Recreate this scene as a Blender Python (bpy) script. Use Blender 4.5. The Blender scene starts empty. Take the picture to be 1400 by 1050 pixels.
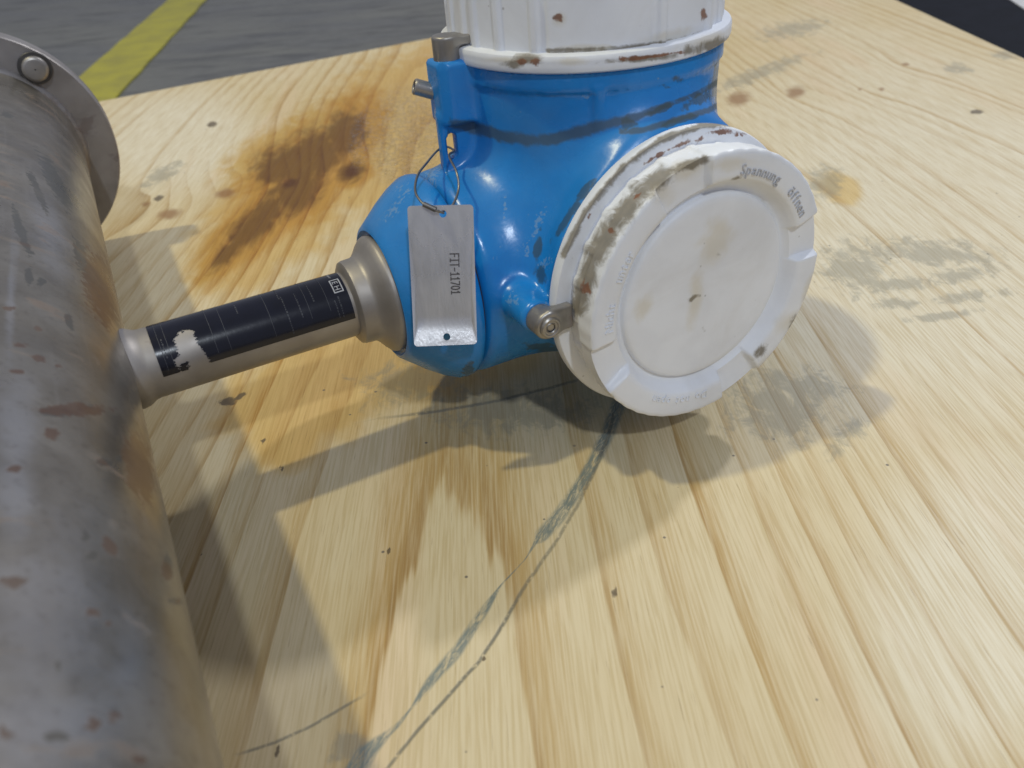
import bpy, math, random
import numpy as np
from mathutils import Matrix, Vector

# ------------------------------------------------------------------ camera
SC = bpy.context.scene
COL = SC.collection
FPX, PITCH, ROLL, CAMH = 1100.0, 0.6026, -0.0825, 0.2443
TH, OX, OY = 0.4515, 0.0475, 0.4070          # heading and foot of the transmitter
_w = np.array([0, math.cos(PITCH), -math.sin(PITCH)])
_u0 = np.array([0, math.sin(PITCH), math.cos(PITCH)])
_r0 = np.array([1.0, 0, 0])
_r = math.cos(ROLL) * _r0 + math.sin(ROLL) * _u0
_u = -math.sin(ROLL) * _r0 + math.cos(ROLL) * _u0
CAMP = np.array([0, 0, CAMH])
cd = bpy.data.cameras.new('camera')
cam = bpy.data.objects.new('camera', cd)
COL.objects.link(cam)
cam.matrix_world = Matrix(((_r[0], _u[0], -_w[0], 0), (_r[1], _u[1], -_w[1], 0), (_r[2], _u[2], -_w[2], CAMH), (0, 0, 0, 1)))
cd.sensor_width = 36.0
cd.lens = 36.0 * FPX / 1400.0
cd.clip_start, cd.clip_end = 0.005, 100.0
cd.dof.use_dof = True
cd.dof.focus_distance = 0.40
cd.dof.aperture_fstop = 12.0
SC.camera = cam

# ------------------------------------------------------------------ light
world = bpy.data.worlds.new('World')
SC.world = world
world.use_nodes = True
world.node_tree.nodes['Background'].inputs[0].default_value = (0.87, 0.92, 1.12, 1)
world.node_tree.nodes['Background'].inputs[1].default_value = 0.32

_S = np.array([math.cos(TH), math.sin(TH), 0.0])
_F = np.array([math.sin(TH), -math.cos(TH), 0.0])
_U = np.array([0, 0, 1.0])


def lamp(name, direction, dist, size, power, color):
    l = bpy.data.lights.new(name, 'AREA')
    l.shape = 'DISK'
    l.size = size
    l.energy = power
    l.color = color
    o = bpy.data.objects.new(name, l)
    COL.objects.link(o)
    d = np.array(direction, float)
    d /= np.linalg.norm(d)
    t = np.array([0.0, 0.36, 0.03])
    o.location = Vector(t + d * dist)
    o.rotation_euler = Vector(-d).to_track_quat('-Z', 'Y').to_euler()
    return o


lamp('high_bay_or_fill_lamp', -0.40 * _S - 0.22 * _F + _U, 4.5, 0.18, 72.0, (1.0, 0.91, 0.56))
lamp('high_bay_or_fill_lamp', 0.95 * _S - 0.30 * _F + 1.0 * _U, 6.0, 0.26, 122.0, (0.93, 0.95, 1.0))
lamp('high_bay_or_fill_lamp', -0.2 * _S + 1.1 * _F + 1.3 * _U, 6.5, 0.30, 114.0, (0.84, 0.92, 1.0))  # added fill from the viewer's side to brighten the covers
SC.view_settings.view_transform = 'Standard'
SC.view_settings.look = 'None'
SC.view_settings.exposure = 0.0
SC.view_settings.gamma = 1.0
SC.view_settings.use_curve_mapping = False


# ------------------------------------------------------------------ pixel helpers (photo is 1400 x 1050)
def to_px(X):
    d = np.asarray(X, float) - CAMP
    z = np.maximum(d @ _w, 1e-3)
    return np.stack([700 + FPX * (d @ _r) / z, 525 - FPX * (d @ _u) / z], -1)


BZ = -0.016                      # top of the plywood; the transmitter hangs clear of it on the stem
BK = (CAMH - BZ) / CAMH


def to_board(px, py, z=BZ):
    d = ((px - 700) / FPX) * _r + ((525 - py) / FPX) * _u + _w
    return CAMP + d * ((z - CAMP[2]) / d[2])


def stroke(q, pts):
    """signed distance in photo pixels from points q to a polyline, and position along it"""
    pts = np.array(pts, float)
    best = np.full(len(q), 1e9)
    sd = np.full(len(q), 1e4)
    tt = np.zeros(len(q))
    n = len(pts) - 1
    for i in range(n):
        a, b = pts[i], pts[i + 1]
        ab = b - a
        L = np.hypot(*ab)
        t = np.clip(((q - a) @ ab) / (L * L), 0, 1)
        v = q - (a + t[:, None] * ab)
        d = np.hypot(v[:, 0], v[:, 1])
        s = np.sign(ab[0] * v[:, 1] - ab[1] * v[:, 0])
        m = d < best
        best[m] = d[m]
        sd[m] = (d * s)[m]
        tt[m] = ((i + t) / n)[m]
    return sd, tt


def blobs(q, items):
    """1 at a blob's centre, 0 on its outline, -1 outside; items: cx, cy, rx, ry, degrees"""
    f = np.full(len(q), -1.0)
    for cx, cy, rx, ry, a in items:
        c, s = math.cos(math.radians(a)), math.sin(math.radians(a))
        dx, dy = q[:, 0] - cx, q[:, 1] - cy
        u, v = (c * dx + s * dy) / rx, (-s * dx + c * dy) / ry
        f = np.maximum(f, 1 - np.hypot(u, v))
    return np.clip(f, -1, 1)


# ------------------------------------------------------------------ materials
class G:
    def __init__(self, name):
        self.m = bpy.data.materials.new(name)
        self.m.use_nodes = True
        self.t = self.m.node_tree
        self.p = self.t.nodes['Principled BSDF']
        self.tc = self.t.nodes.new('ShaderNodeTexCoord')

    def new(self, k, **kw):
        n = self.t.nodes.new(k)
        for a, b in kw.items():
            setattr(n, a, b)
        return n

    def put(self, sock, v):
        if hasattr(v, 'node'):
            self.t.links.new(v, sock)
        elif isinstance(v, tuple) and len(v) == 3 and sock.type == 'RGBA':
            sock.default_value = (*v, 1)
        else:
            sock.default_value = v

    def vec(self, scale=(1, 1, 1), space='Object', rot=(0, 0, 0)):
        n = self.new('ShaderNodeMapping')
        self.put(n.inputs[0], self.tc.outputs[space])
        n.inputs['Scale'].default_value = scale
        n.inputs['Rotation'].default_value = rot
        return n.outputs[0]

    def vec2(self, rotz, scale):
        n = self.new('ShaderNodeMapping')
        self.put(n.inputs[0], self.tc.outputs['Object'])
        n.inputs['Rotation'].default_value = (0, 0, rotz)
        m = self.new('ShaderNodeMapping')
        self.put(m.inputs[0], n.outputs[0])
        m.inputs['Scale'].default_value = scale
        return m.outputs[0]

    def noise(self, scale, detail=3, vec=None, dist=0.0, rough=0.55):
        n = self.new('ShaderNodeTexNoise')
        self.put(n.inputs['Vector'], vec if vec is not None else self.tc.outputs['Object'])
        n.inputs['Scale'].default_value = scale
        n.inputs['Detail'].default_value = detail
        n.inputs['Distortion'].default_value = dist
        n.inputs['Roughness'].default_value = rough
        return n.outputs['Fac']

    def voro(self, scale, vec=None, feature='F1'):
        n = self.new('ShaderNodeTexVoronoi', feature=feature)
        self.put(n.inputs['Vector'], vec if vec is not None else self.tc.outputs['Object'])
        n.inputs['Scale'].default_value = scale
        return n.outputs['Distance']

    def attr(self, name):
        return self.new('ShaderNodeAttribute', attribute_name=name).outputs['Fac']

    def math(self, op, a, b=0.0, c=0.0):
        n = self.new('ShaderNodeMath', operation=op)
        self.put(n.inputs[0], a)
        self.put(n.inputs[1], b)
        self.put(n.inputs[2], c)
        return n.outputs[0]

    def step(self, v, a, b, lo=0.0, hi=1.0):
        n = self.new('ShaderNodeMapRange', interpolation_type='SMOOTHSTEP')
        self.put(n.inputs[0], v)
        for i, x in zip((1, 2, 3, 4), (a, b, lo, hi)):
            self.put(n.inputs[i], x)
        return n.outputs[0]

    def mix(self, fac, a, b, mode='MIX'):
        n = self.new('ShaderNodeMix', data_type='RGBA', blend_type=mode)
        self.put(n.inputs[0], fac)
        self.put(n.inputs[6], a)
        self.put(n.inputs[7], b)
        return n.outputs[2]

    def ramp(self, fac, stops):
        n = self.new('ShaderNodeValToRGB')
        self.put(n.inputs[0], fac)
        e = n.color_ramp.elements
        while len(e) < len(stops):
            e.new(0.5)
        for s, (pos, c) in zip(e, stops):
            s.position = pos
            s.color = (*c, 1)
        return n.outputs[0]

    def bump(self, h, strength=0.3, dist=0.001, prev=None):
        n = self.new('ShaderNodeBump')
        self.put(n.inputs['Height'], h)
        n.inputs['Strength'].default_value = strength
        n.inputs['Distance'].default_value = dist
        if prev is not None:
            self.put(n.inputs['Normal'], prev)
        return n.outputs[0]

    def done(self, color, rough=0.5, metal=0.0, normal=None, spec=0.5, coat=0.0):
        self.put(self.p.inputs['Base Color'], color)
        self.put(self.p.inputs['Roughness'], rough)
        self.put(self.p.inputs['Metallic'], metal)
        self.put(self.p.inputs['Specular IOR Level'], spec)
        self.put(self.p.inputs['Coat Weight'], coat)
        if normal is not None:
            self.put(self.p.inputs['Normal'], normal)
        return self.m


def m_wood():
    g = G('pine_plywood')
    fib = g.noise(1.0, 4, g.vec((900, 26, 1)), 0.3)
    fib2 = g.noise(1.0, 3, g.vec((260, 9, 1)), 0.2)
    wob = g.noise(1.0, 3, g.vec((60, 9, 1)))
    ring = g.math('ADD', g.attr('ring'), g.math('MULTIPLY', g.math('SUBTRACT', wob, 0.5), 0.22))
    ring = g.math('ADD', ring, g.math('MULTIPLY', g.math('SUBTRACT', fib2, 0.5), 0.10))
    fr = g.math('FRACT', ring)
    wn = g.new('ShaderNodeTexWhiteNoise', noise_dimensions='1D')
    g.put(wn.inputs['W'], g.math('FLOOR', ring))
    wn = wn.outputs['Value']
    late = g.math('MULTIPLY', g.step(fr, 0.0, 0.035), g.step(fr, 0.04, 0.60, 1.0, 0.0))
    wid = g.noise(1.0, 2, g.vec((14, 3, 1)))
    late = g.math('MULTIPLY', late, g.step(wid, 0.25, 0.65, 0.45, 1.0))
    late = g.math('MULTIPLY', late, g.step(fib, 0.2, 0.75, 0.35, 1.1))
    late = g.math('MULTIPLY', late, g.step(wn, 0.1, 0.8, 0.45, 1.0))
    late = g.math('MULTIPLY', late, g.math('SUBTRACT', 1.0, g.math('MULTIPLY', g.attr('pale'), g.step(wn, 0.35, 0.75, 0.95, 0.25))))
    big = g.noise(5.0, 3)
    early = g.mix(g.step(big, 0.35, 0.65), (0.590, 0.475, 0.265), (0.635, 0.540, 0.350))
    early = g.mix(g.attr('pale'), early, (0.71, 0.655, 0.515))
    pk = g.noise(1.0, 4, g.vec((16, 2.2, 1)), 0.4)
    early = g.mix(g.step(pk, 0.50, 0.72, 0, 0.55), early, (0.66, 0.505, 0.335))
    early = g.mix(g.step(fib, 0.38, 0.68, 0.0, 0.55), early, (0.47, 0.36, 0.175))
    col = g.mix(g.math('MULTIPLY', late, 0.95), early, (0.42, 0.270, 0.090))
    edge = g.math('MULTIPLY', g.math('MULTIPLY', g.step(fr, 0.0, 0.03), g.step(fr, 0.05, 0.16, 1.0, 0.0)), g.math('MULTIPLY', late, g.step(fib2, 0.3, 0.6)))
    col = g.mix(g.math('MULTIPLY', edge, 0.55), col, (0.27, 0.150, 0.048))
    pore = g.step(g.noise(1.0, 2, g.vec((1500, 45, 1)), 0.0), 0.66, 0.74)
    col = g.mix(g.math('MULTIPLY', pore, 0.40), col, (0.22, 0.14, 0.06))
    # knots
    kn = g.step(g.math('ADD', g.attr('knot'), g.math('MULTIPLY', g.math('SUBTRACT', g.noise(90, 4, None, 0.5), 0.5), 0.9)), -0.25, 0.6)
    col = g.mix(g.math('MULTIPLY', kn, 0.82), col, (0.27, 0.145, 0.060))
    # oil soaked into the veneer, plus warm light painted on the wood under the stem
    n1 = g.math('SUBTRACT', g.noise(28, 5, g.vec((1.6, 0.8, 1)), 0.6), 0.5)
    oil = g.step(g.math('ADD', g.attr('oil'), g.math('MULTIPLY', n1, 0.9)), -0.15, 0.35)
    col = g.mix(g.math('MULTIPLY', oil, 0.95), col, (0.90, 0.74, 0.43), 'MULTIPLY')
    n2 = g.math('SUBTRACT', g.noise(34, 5, g.vec((2.2, 0.7, 1)), 0.9), 0.5)
    f2 = g.math('ADD', g.attr('oildark'), g.math('MULTIPLY', n2, 1.2))
    gd = g.step(f2, -0.75, -0.05)
    col = g.mix(g.math('MULTIPLY', gd, 0.9), col, (0.80, 0.615, 0.245), 'MULTIPLY')
    dk = g.step(f2, -0.05, 0.60)
    col = g.mix(g.math('MULTIPLY', dk, 0.95), col, (0.36, 0.315, 0.215), 'MULTIPLY')
    # grey hand and boot smudges, and the housing's shadow painted on the wood
    n3 = g.math('SUBTRACT', g.noise(110, 7, g.vec((1, 0.6, 1)), 0.6, 0.7), 0.5)
    sm = g.step(g.math('ADD', g.attr('smudge_shade'), g.math('MULTIPLY', n3, 3.2)), 0.0, 0.7)
    col = g.mix(g.math('MULTIPLY', sm, 0.50), col, (0.21, 0.205, 0.165))
    # blue paint dragged across the wood
    n4 = g.noise(1.0, 6, g.vec2(0.47, (620, 130, 1)), 0.4, 0.72)
    bl = g.math('MULTIPLY', g.step(g.math('ABSOLUTE', g.attr('sd_blue')), g.attr('w_blue'), g.math('MULTIPLY', g.attr('w_blue'), 0.4)), g.step(n4, 0.30, 0.58))
    col = g.mix(g.math('MULTIPLY', bl, 0.85), col, (0.130, 0.175, 0.178))
    # black scratches
    n5 = g.noise(420, 3)
    wob2 = g.math('MULTIPLY', g.math('SUBTRACT', g.noise(90, 3), 0.5), 4.0)
    ln = None
    for k in ('a', 'b', 'c'):
        d = g.math('ABSOLUTE', g.math('ADD', g.attr('sd_' + k), wob2))
        x = g.math('MULTIPLY', g.step(d, 4.0, 0.8), g.attr('w_' + k))
        ln = x if ln is None else g.math('MAXIMUM', ln, x)
    lnm = g.math('MULTIPLY', ln, g.step(n5, 0.22, 0.50))
    col = g.mix(g.math('MULTIPLY', lnm, 0.78), col, (0.110, 0.115, 0.100))
    sp = g.step(g.math('ADD', g.attr('speck'), g.math('MULTIPLY', g.math('SUBTRACT', g.noise(300, 3), 0.5), 0.9)), 0.05, 0.4)
    col = g.mix(g.math('MULTIPLY', sp, 0.85), col, (0.095, 0.070, 0.042))
    fly = g.math('MULTIPLY', g.step(g.voro(55.0), 0.055, 0.035), g.step(g.noise(6, 2), 0.46, 0.54))
    col = g.mix(g.math('MULTIPLY', fly, 0.8), col, (0.10, 0.09, 0.085))
    h = g.math('ADD', g.math('MULTIPLY', fib, 0.6), g.math('MULTIPLY', late, 0.5))
    h = g.math('SUBTRACT', h, g.math('MULTIPLY', lnm, 1.2))
    nm = g.bump(h, 0.35, 0.0004)
    wet = g.noise(150, 4, None, 0.5)
    wetm = g.math('MULTIPLY', g.step(g.attr('wet'), 0.0, 0.5), g.step(wet, 0.45, 0.53))
    nm = g.bump(g.math('MULTIPLY', wetm, wet), 0.9, 0.0022, nm)
    ro = g.math('SUBTRACT', g.step(fib2, 0.2, 0.8, 0.60, 0.46), g.math('MULTIPLY', wetm, 0.42))
    return g.done(col, ro, 0, nm, 0.4)


def m_blue():
    g = G('blue_enamel')
    n = g.noise(45, 4)
    col = g.mix(g.step(n, 0.3, 0.7), (0.009, 0.200, 0.57), (0.013, 0.238, 0.65))
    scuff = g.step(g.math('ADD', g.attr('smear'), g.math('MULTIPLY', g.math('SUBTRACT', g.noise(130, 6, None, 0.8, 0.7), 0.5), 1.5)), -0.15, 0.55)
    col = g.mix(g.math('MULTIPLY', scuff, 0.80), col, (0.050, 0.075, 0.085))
    ch = g.step(g.math('ADD', g.attr('chip'), g.math('MULTIPLY', g.math('SUBTRACT', g.noise(600, 5), 0.5), 3.4)), 0.45, 0.85)
    col = g.mix(g.math('MULTIPLY', ch, 0.38), col, (0.30, 0.42, 0.50))
    dk = g.step(g.math('ADD', g.attr('grime'), g.math('MULTIPLY', g.math('SUBTRACT', g.noise(160, 4), 0.5), 2.0)), 0.15, 0.5)
    col = g.mix(g.math('MULTIPLY', dk, 0.72), col, (0.040, 0.062, 0.055))
    fleck = g.math('MULTIPLY', g.step(g.voro(170.0), 0.10, 0.05), g.step(g.noise(28, 3), 0.56, 0.64))
    col = g.mix(g.math('MULTIPLY', fleck, 0.6), col, (0.20, 0.33, 0.45))
    dust = g.step(g.noise(14, 5, None, 0.3), 0.45, 0.75, 0.0, 0.22)
    col = g.mix(dust, col, (0.16, 0.27, 0.38))
    nm = g.bump(g.noise(75, 3), 0.22, 0.0012)
    nm = g.bump(g.noise(480, 2), 0.13, 0.0004, nm)
    ro = g.math('ADD', g.step(g.noise(30, 4), 0.3, 0.7, 0.20, 0.36), g.math('MULTIPLY', scuff, 0.25))
    return g.done(col, ro, 0, nm, 0.5)


def m_white():
    g = G('white_powder_coat')
    n = g.noise(35, 5, None, 0.4)
    col = g.mix(g.step(n, 0.35, 0.7), (0.82, 0.845, 0.89), (0.76, 0.78, 0.82))
    ye = g.step(g.math('ADD', g.attr('yellow'), g.math('MULTIPLY', g.math('SUBTRACT', g.noise(80, 5, None, 0.5), 0.5), 1.3)), 0.0, 0.8)
    col = g.mix(g.math('MULTIPLY', ye, 0.45), col, (0.62, 0.54, 0.36))
    br = g.step(g.math('ADD', g.attr('dirt'), g.math('MULTIPLY', g.math('SUBTRACT', g.noise(140, 6, None, 0.8, 0.68), 0.5), 2.4)), -0.30, 0.60)
    col = g.mix(g.math('MULTIPLY', br, 0.82), col, g.mix(g.noise(300, 3), (0.070, 0.055, 0.026), (0.230, 0.180, 0.100)))
    ru = g.step(g.math('ADD', g.attr('rust'), g.math('MULTIPLY', g.math('SUBTRACT', g.noise(330, 4, None, 0.4), 0.5), 1.9)), 0.1, 0.5)
    col = g.mix(g.math('MULTIPLY', ru, 0.9), col, g.mix(g.noise(260, 3), (0.10, 0.035, 0.020), (0.33, 0.14, 0.06)))
    sc = g.math('MULTIPLY', g.step(g.voro(120.0), 0.09, 0.04), g.step(g.noise(21, 3), 0.53, 0.60))
    col = g.mix(g.math('MULTIPLY', sc, 0.5), col, (0.25, 0.24, 0.22))
    film = g.step(g.noise(18, 6, None, 0.8, 0.65), 0.45, 0.80, 0.0, 0.24)
    col = g.mix(film, col, (0.52, 0.49, 0.44))
    nm = g.bump(g.noise(420, 3), 0.12, 0.0004)
    return g.done(col, g.math('ADD', g.step(n, 0.3, 0.7, 0.36, 0.52), g.math('MULTIPLY', br, 0.3)), 0, nm, 0.45)


def m_steel(name, c0, c1, rough=0.38, spots=0.0, streak=(1, 1, 1), metal=0.85, rust=(0.16, 0.075, 0.035), px_marks=False):
    g = G(name)
    n = g.noise(40, 5, g.vec(streak), 0.3)
    col = g.mix(g.step(n, 0.3, 0.7), c0, c1)
    me = metal
    if px_marks:
        r1 = g.step(g.math('ADD', g.attr('rust'), g.math('MULTIPLY', g.math('SUBTRACT', g.noise(240, 6, None, 0.6, 0.65), 0.5), 2.0)), 0.05, 0.28)
        r2 = g.step(g.math('ADD', g.attr('dark'), g.math('MULTIPLY', g.math('SUBTRACT', g.noise(230, 6, None, 0.6, 0.65), 0.5), 2.1)), 0.02, 0.30)
        r3 = g.step(g.math('ADD', g.attr('light'), g.math('MULTIPLY', g.math('SUBTRACT', g.noise(60, 5, None, 0.4), 0.5), 1.4)), -0.2, 0.9)
        col = g.mix(g.math('MULTIPLY', r3, 0.65), col, (0.40, 0.40, 0.42))
        col = g.mix(g.step(g.noise(340, 5, None, 0.3), 0.52, 0.70, 0, 0.28), col, (0.11, 0.092, 0.075))
        col = g.mix(g.step(g.noise(1.0, 5, g.vec((260, 12, 260)), 0.2), 0.54, 0.70, 0, 0.25), col, (0.36, 0.34, 0.32))
        col = g.mix(g.math('MULTIPLY', r2, 0.90), col, (0.055, 0.055, 0.052))
        col = g.mix(g.math('MULTIPLY', r1, 0.92), col, g.mix(g.noise(80, 2), (0.060, 0.030, 0.022), (0.105, 0.062, 0.040)))
        metal = g.math('MULTIPLY', metal, g.math('SUBTRACT', 1.0, g.math('MAXIMUM', r1, r2)))
    if spots:
        v = g.vec((1.0, 2.2, 1.0))
        a = g.step(g.noise(42, 4, v, 0.3), 0.66 - 0.07 * spots, 0.72 - 0.04 * spots)
        col = g.mix(g.math('MULTIPLY', a, 0.55), col, g.mix(g.noise(60, 2), rust, (0.06, 0.055, 0.05)))
        b = g.step(g.noise(12, 5, None, 0.5), 0.45, 0.72, 0, 0.35)
        col = g.mix(b, col, (0.19, 0.165, 0.135))
        me = g.math('MULTIPLY', g.math('SUBTRACT', 1.0, g.math('MULTIPLY', a, 0.9)), metal)
    nm = g.bump(g.noise(160, 4, g.vec(streak)), 0.12, 0.0006)
    return g.done(col, g.step(g.noise(25, 5), 0.3, 0.7, rough - 0.07, rough + 0.1), me, nm)


def m_plain(name, c, rough=0.5, metal=0.0, var=0.15, scale=120.0):
    g = G(name)
    col = g.mix(g.step(g.noise(scale, 4), 0.3, 0.7), c, tuple(x * (1 - var) for x in c))
    return g.done(col, rough, metal, g.bump(g.noise(scale * 3, 3), 0.08, 0.0004))


def m_floor():
    g = G('sealed_concrete')
    n = g.noise(2.2, 6, g.vec((1.0, 2.4, 1), rot=(0, 0, 0.5)), 0.6)
    col = g.mix(g.step(n, 0.32, 0.68), (0.090, 0.091, 0.086), (0.140, 0.142, 0.135))
    col = g.mix(g.step(g.noise(30, 5), 0.35, 0.75, 0, 0.35), col, (0.165, 0.166, 0.158))
    col = g.mix(g.step(g.noise(5, 6, g.vec((1, 5, 1), rot=(0, 0, -0.4)), 0.4), 0.50, 0.66, 0, 0.7), col, (0.050, 0.051, 0.050))
    return g.done(col, g.step(n, 0.3, 0.7, 0.38, 0.58), 0, g.bump(g.noise(90, 4), 0.1, 0.001), 0.4)


def m_yellow():
    g = G('yellow_floor_paint')
    n = g.noise(14, 6, None, 0.4)
    col = g.mix(g.step(n, 0.35, 0.7), (0.37, 0.34, 0.028), (0.285, 0.26, 0.035))
    col = g.mix(g.step(g.noise(60, 5), 0.62, 0.74, 0, 0.6), col, (0.20, 0.19, 0.14))
    return g.done(col, 0.5, 0, None, 0.4)


WOOD, BLUE, WHITE = m_wood(), m_blue(), m_white()
PIPE = m_steel('weathered_stainless_pipe', (0.205, 0.186, 0.158), (0.300, 0.278, 0.245), 0.33, 1.0, (1, 1, 1), 0.75, px_marks=True)
FLANGE = m_steel('stainless_flange', (0.27, 0.25, 0.24), (0.37, 0.35, 0.345), 0.44, 0.5, (1, 1, 1), 0.6)
STEM = m_steel('bead_blasted_stainless', (0.32, 0.295, 0.275), (0.40, 0.375, 0.355), 0.46, 0.25, (1, 1, 1), 0.65)
BRIGHT = m_steel('clean_screw_steel', (0.30, 0.285, 0.265), (0.42, 0.40, 0.38), 0.36, 0.9, (1, 1, 1), 0.75)
TAGM = m_steel('brushed_tag_steel', (0.56, 0.56, 0.575), (0.64, 0.635, 0.65), 0.28, 0.0, (6, 6, 0.4), 0.62)
DARK = m_plain('dark_recess', (0.02, 0.02, 0.022), 0.5)
WASHER = m_steel('dark_washer', (0.07, 0.068, 0.065), (0.12, 0.115, 0.11), 0.4, 0.0, (1, 1, 1), 0.6)
SEAL = m_plain('black_rubber_seal', (0.012, 0.013, 0.016), 0.55)
PLATE = m_plain('black_nameplate_foil', (0.0035, 0.0045, 0.013), 0.20, 0.0, 0.3)
INKW = m_plain('pale_print', (0.45, 0.46, 0.50), 0.5)
INKD = m_plain('faint_print', (0.038, 0.040, 0.052), 0.5)
ENGR = m_plain('engraved_black', (0.085, 0.08, 0.085), 0.6)
TIMBER = m_plain('bearer_timber', (0.40, 0.28, 0.15), 0.7, 0, 0.3, 40)
NAVY = m_plain('navy_black', (0.008, 0.010, 0.017), 0.85, 0, 0.3, 30)
NAVY.node_tree.nodes['Principled BSDF'].inputs['Specular IOR Level'].default_value = 0.15
FWHITE = m_plain('white_floor_paint', (0.62, 0.62, 0.63), 0.5, 0, 0.2, 20)
GREYL = m_plain('raised_letter_paint', (0.56, 0.565, 0.585), 0.45)
WIRE = m_steel('tag_wire_steel', (0.20, 0.19, 0.18), (0.32, 0.31, 0.29), 0.35)


# ------------------------------------------------------------------ mesh helpers
def mesh_obj(name, V, Fc, mat, parent=None, smooth=40.0):
    me = bpy.data.meshes.new(name)
    V = np.asarray(V, float)
    me.from_pydata([tuple(v) for v in V], [], [tuple(int(i) for i in f) for f in Fc])
    me.update()
    if smooth is not None:
        me.polygons.foreach_set('use_smooth', [True] * len(me.polygons))
        if smooth < 180:
            me.set_sharp_from_angle(angle=math.radians(smooth))
    me.materials.append(mat)
    o = bpy.data.objects.new(name, me)
    COL.objects.link(o)
    if parent is not None:
        o.parent = parent
    return o


def tag(o, label, cat, group=None):
    o['label'] = label
    o['category'] = cat
    if group:
        o['group'] = group
    return o


def set_attr(o, name, vals):
    a = o.data.attributes.new(name, 'FLOAT', 'POINT')
    a.data.foreach_set('value', np.asarray(vals, np.float32))


def frame(origin, axis, xdir=None):
    """columns: x, y, axis"""
    a = np.array(axis, float)
    a /= np.linalg.norm(a)
    x = np.array(xdir if xdir is not None else ([0, 0, 1] if abs(a[2]) < 0.9 else [1, 0, 0]), float)
    x -= (x @ a) * a
    x /= np.linalg.norm(x)
    return np.array(origin, float), x, np.cross(a, x), a


def lathe_vf(profile, n, fr, mod=None):
    """profile: list of (radius, height); mod(r, h, phi, row) -> r, h arrays"""
    o, x, y, a = fr
    ph = np.linspace(0, 2 * math.pi, n, endpoint=False)
    V = []
    for k, (r, h) in enumerate(profile):
        rr, hh = np.full(n, r), np.full(n, h)
        if mod:
            rr, hh = mod(rr, hh, ph, k)
        V.append(o + (rr * np.cos(ph))[:, None] * x + (rr * np.sin(ph))[:, None] * y + hh[:, None] * a)
    V = np.concatenate(V)
    Fc = []
    for k in range(len(profile) - 1):
        b0, b1 = k * n, (k + 1) * n
        for i in range(n):
            j = (i + 1) % n
            Fc.append((b0 + i, b0 + j, b1 + j, b1 + i))
    if profile[0][0] > 0 and profile[0][0] < 900:
        pass
    return V, Fc


def lathe(name, profile, n, fr, mat, parent=None, mod=None, smooth=35.0, caps=(True, True)):
    V, Fc = lathe_vf(profile, n, fr, mod)
    m = len(profile)
    if caps[0]:
        Fc.append(tuple(range(n - 1, -1, -1)))
    if caps[1]:
        Fc.append(tuple(range((m - 1) * n, m * n)))
    return mesh_obj(name, V, Fc, mat, parent, smooth)


def tube_vf(P, r, n=10, closed=False):
    P = np.asarray(P, float)
    m = len(P)
    T = np.gradient(P, axis=0)
    if closed:
        T = np.roll(P, -1, 0) - np.roll(P, 1, 0)
    T /= np.linalg.norm(T, axis=1)[:, None]
    nrm = np.cross(T[0], [0.3, 0.2, 0.93])
    nrm /= np.linalg.norm(nrm)
    V, Fc = [], []
    for i in range(m):
        nrm = nrm - (nrm @ T[i]) * T[i]
        nrm /= np.linalg.norm(nrm)
        b = np.cross(T[i], nrm)
        for k in range(n):
            t = 2 * math.pi * k / n
            V.append(P[i] + r * (math.cos(t) * nrm + math.sin(t) * b))
    rng = range(m if closed else m - 1)
    for i in rng:
        for k in range(n):
            a, c = i * n, ((i + 1) % m) * n
            Fc.append((a + k, a + (k + 1) % n, c + (k + 1) % n, c + k))
    if not closed:
        Fc.append(tuple(range(n - 1, -1, -1)))
        Fc.append(tuple((m - 1) * n + k for k in range(n)))
    return np.array(V), Fc


def join(parts):
    V, Fc, b = [], [], 0
    for v, f in parts:
        V.append(np.asarray(v, float))
        Fc += [tuple(i + b for i in q) for q in f]
        b += len(v)
    return np.concatenate(V), Fc


def prism(poly, z0, z1):
    n = len(poly)
    V = [(x, y, z0) for x, y in poly] + [(x, y, z1) for x, y in poly]
    Fc = [tuple(range(n - 1, -1, -1)), tuple(range(n, 2 * n))]
    Fc += [(i, (i + 1) % n, n + (i + 1) % n, n + i) for i in range(n)]
    return np.array(V, float), Fc


_txt = {}


def glyph(s, size, depth, bold=0.0):
    """mesh of a short text, centred on its width, in the xy plane, raised along z"""
    key = (s, size, depth, bold)
    if key not in _txt:
        c = bpy.data.curves.new('t', 'FONT')
        c.body = s
        c.size = size
        c.extrude = depth
        c.offset = bold
        c.resolution_u = 3
        o = bpy.data.objects.new('t', c)
        COL.objects.link(o)
        dg = bpy.context.evaluated_depsgraph_get()
        me = bpy.data.meshes.new_from_object(o.evaluated_get(dg))
        V = np.array([v.co[:] for v in me.vertices]) if len(me.vertices) else np.zeros((0, 3))
        Fc = [tuple(p.vertices) for p in me.polygons]
        w = (V[:, 0].min(), V[:, 0].max()) if len(V) else (0, size * 0.3)
        bpy.data.objects.remove(o)
        bpy.data.curves.remove(c)
        bpy.data.meshes.remove(me)
        _txt[key] = (V, Fc, w)
    return _txt[key]


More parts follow.
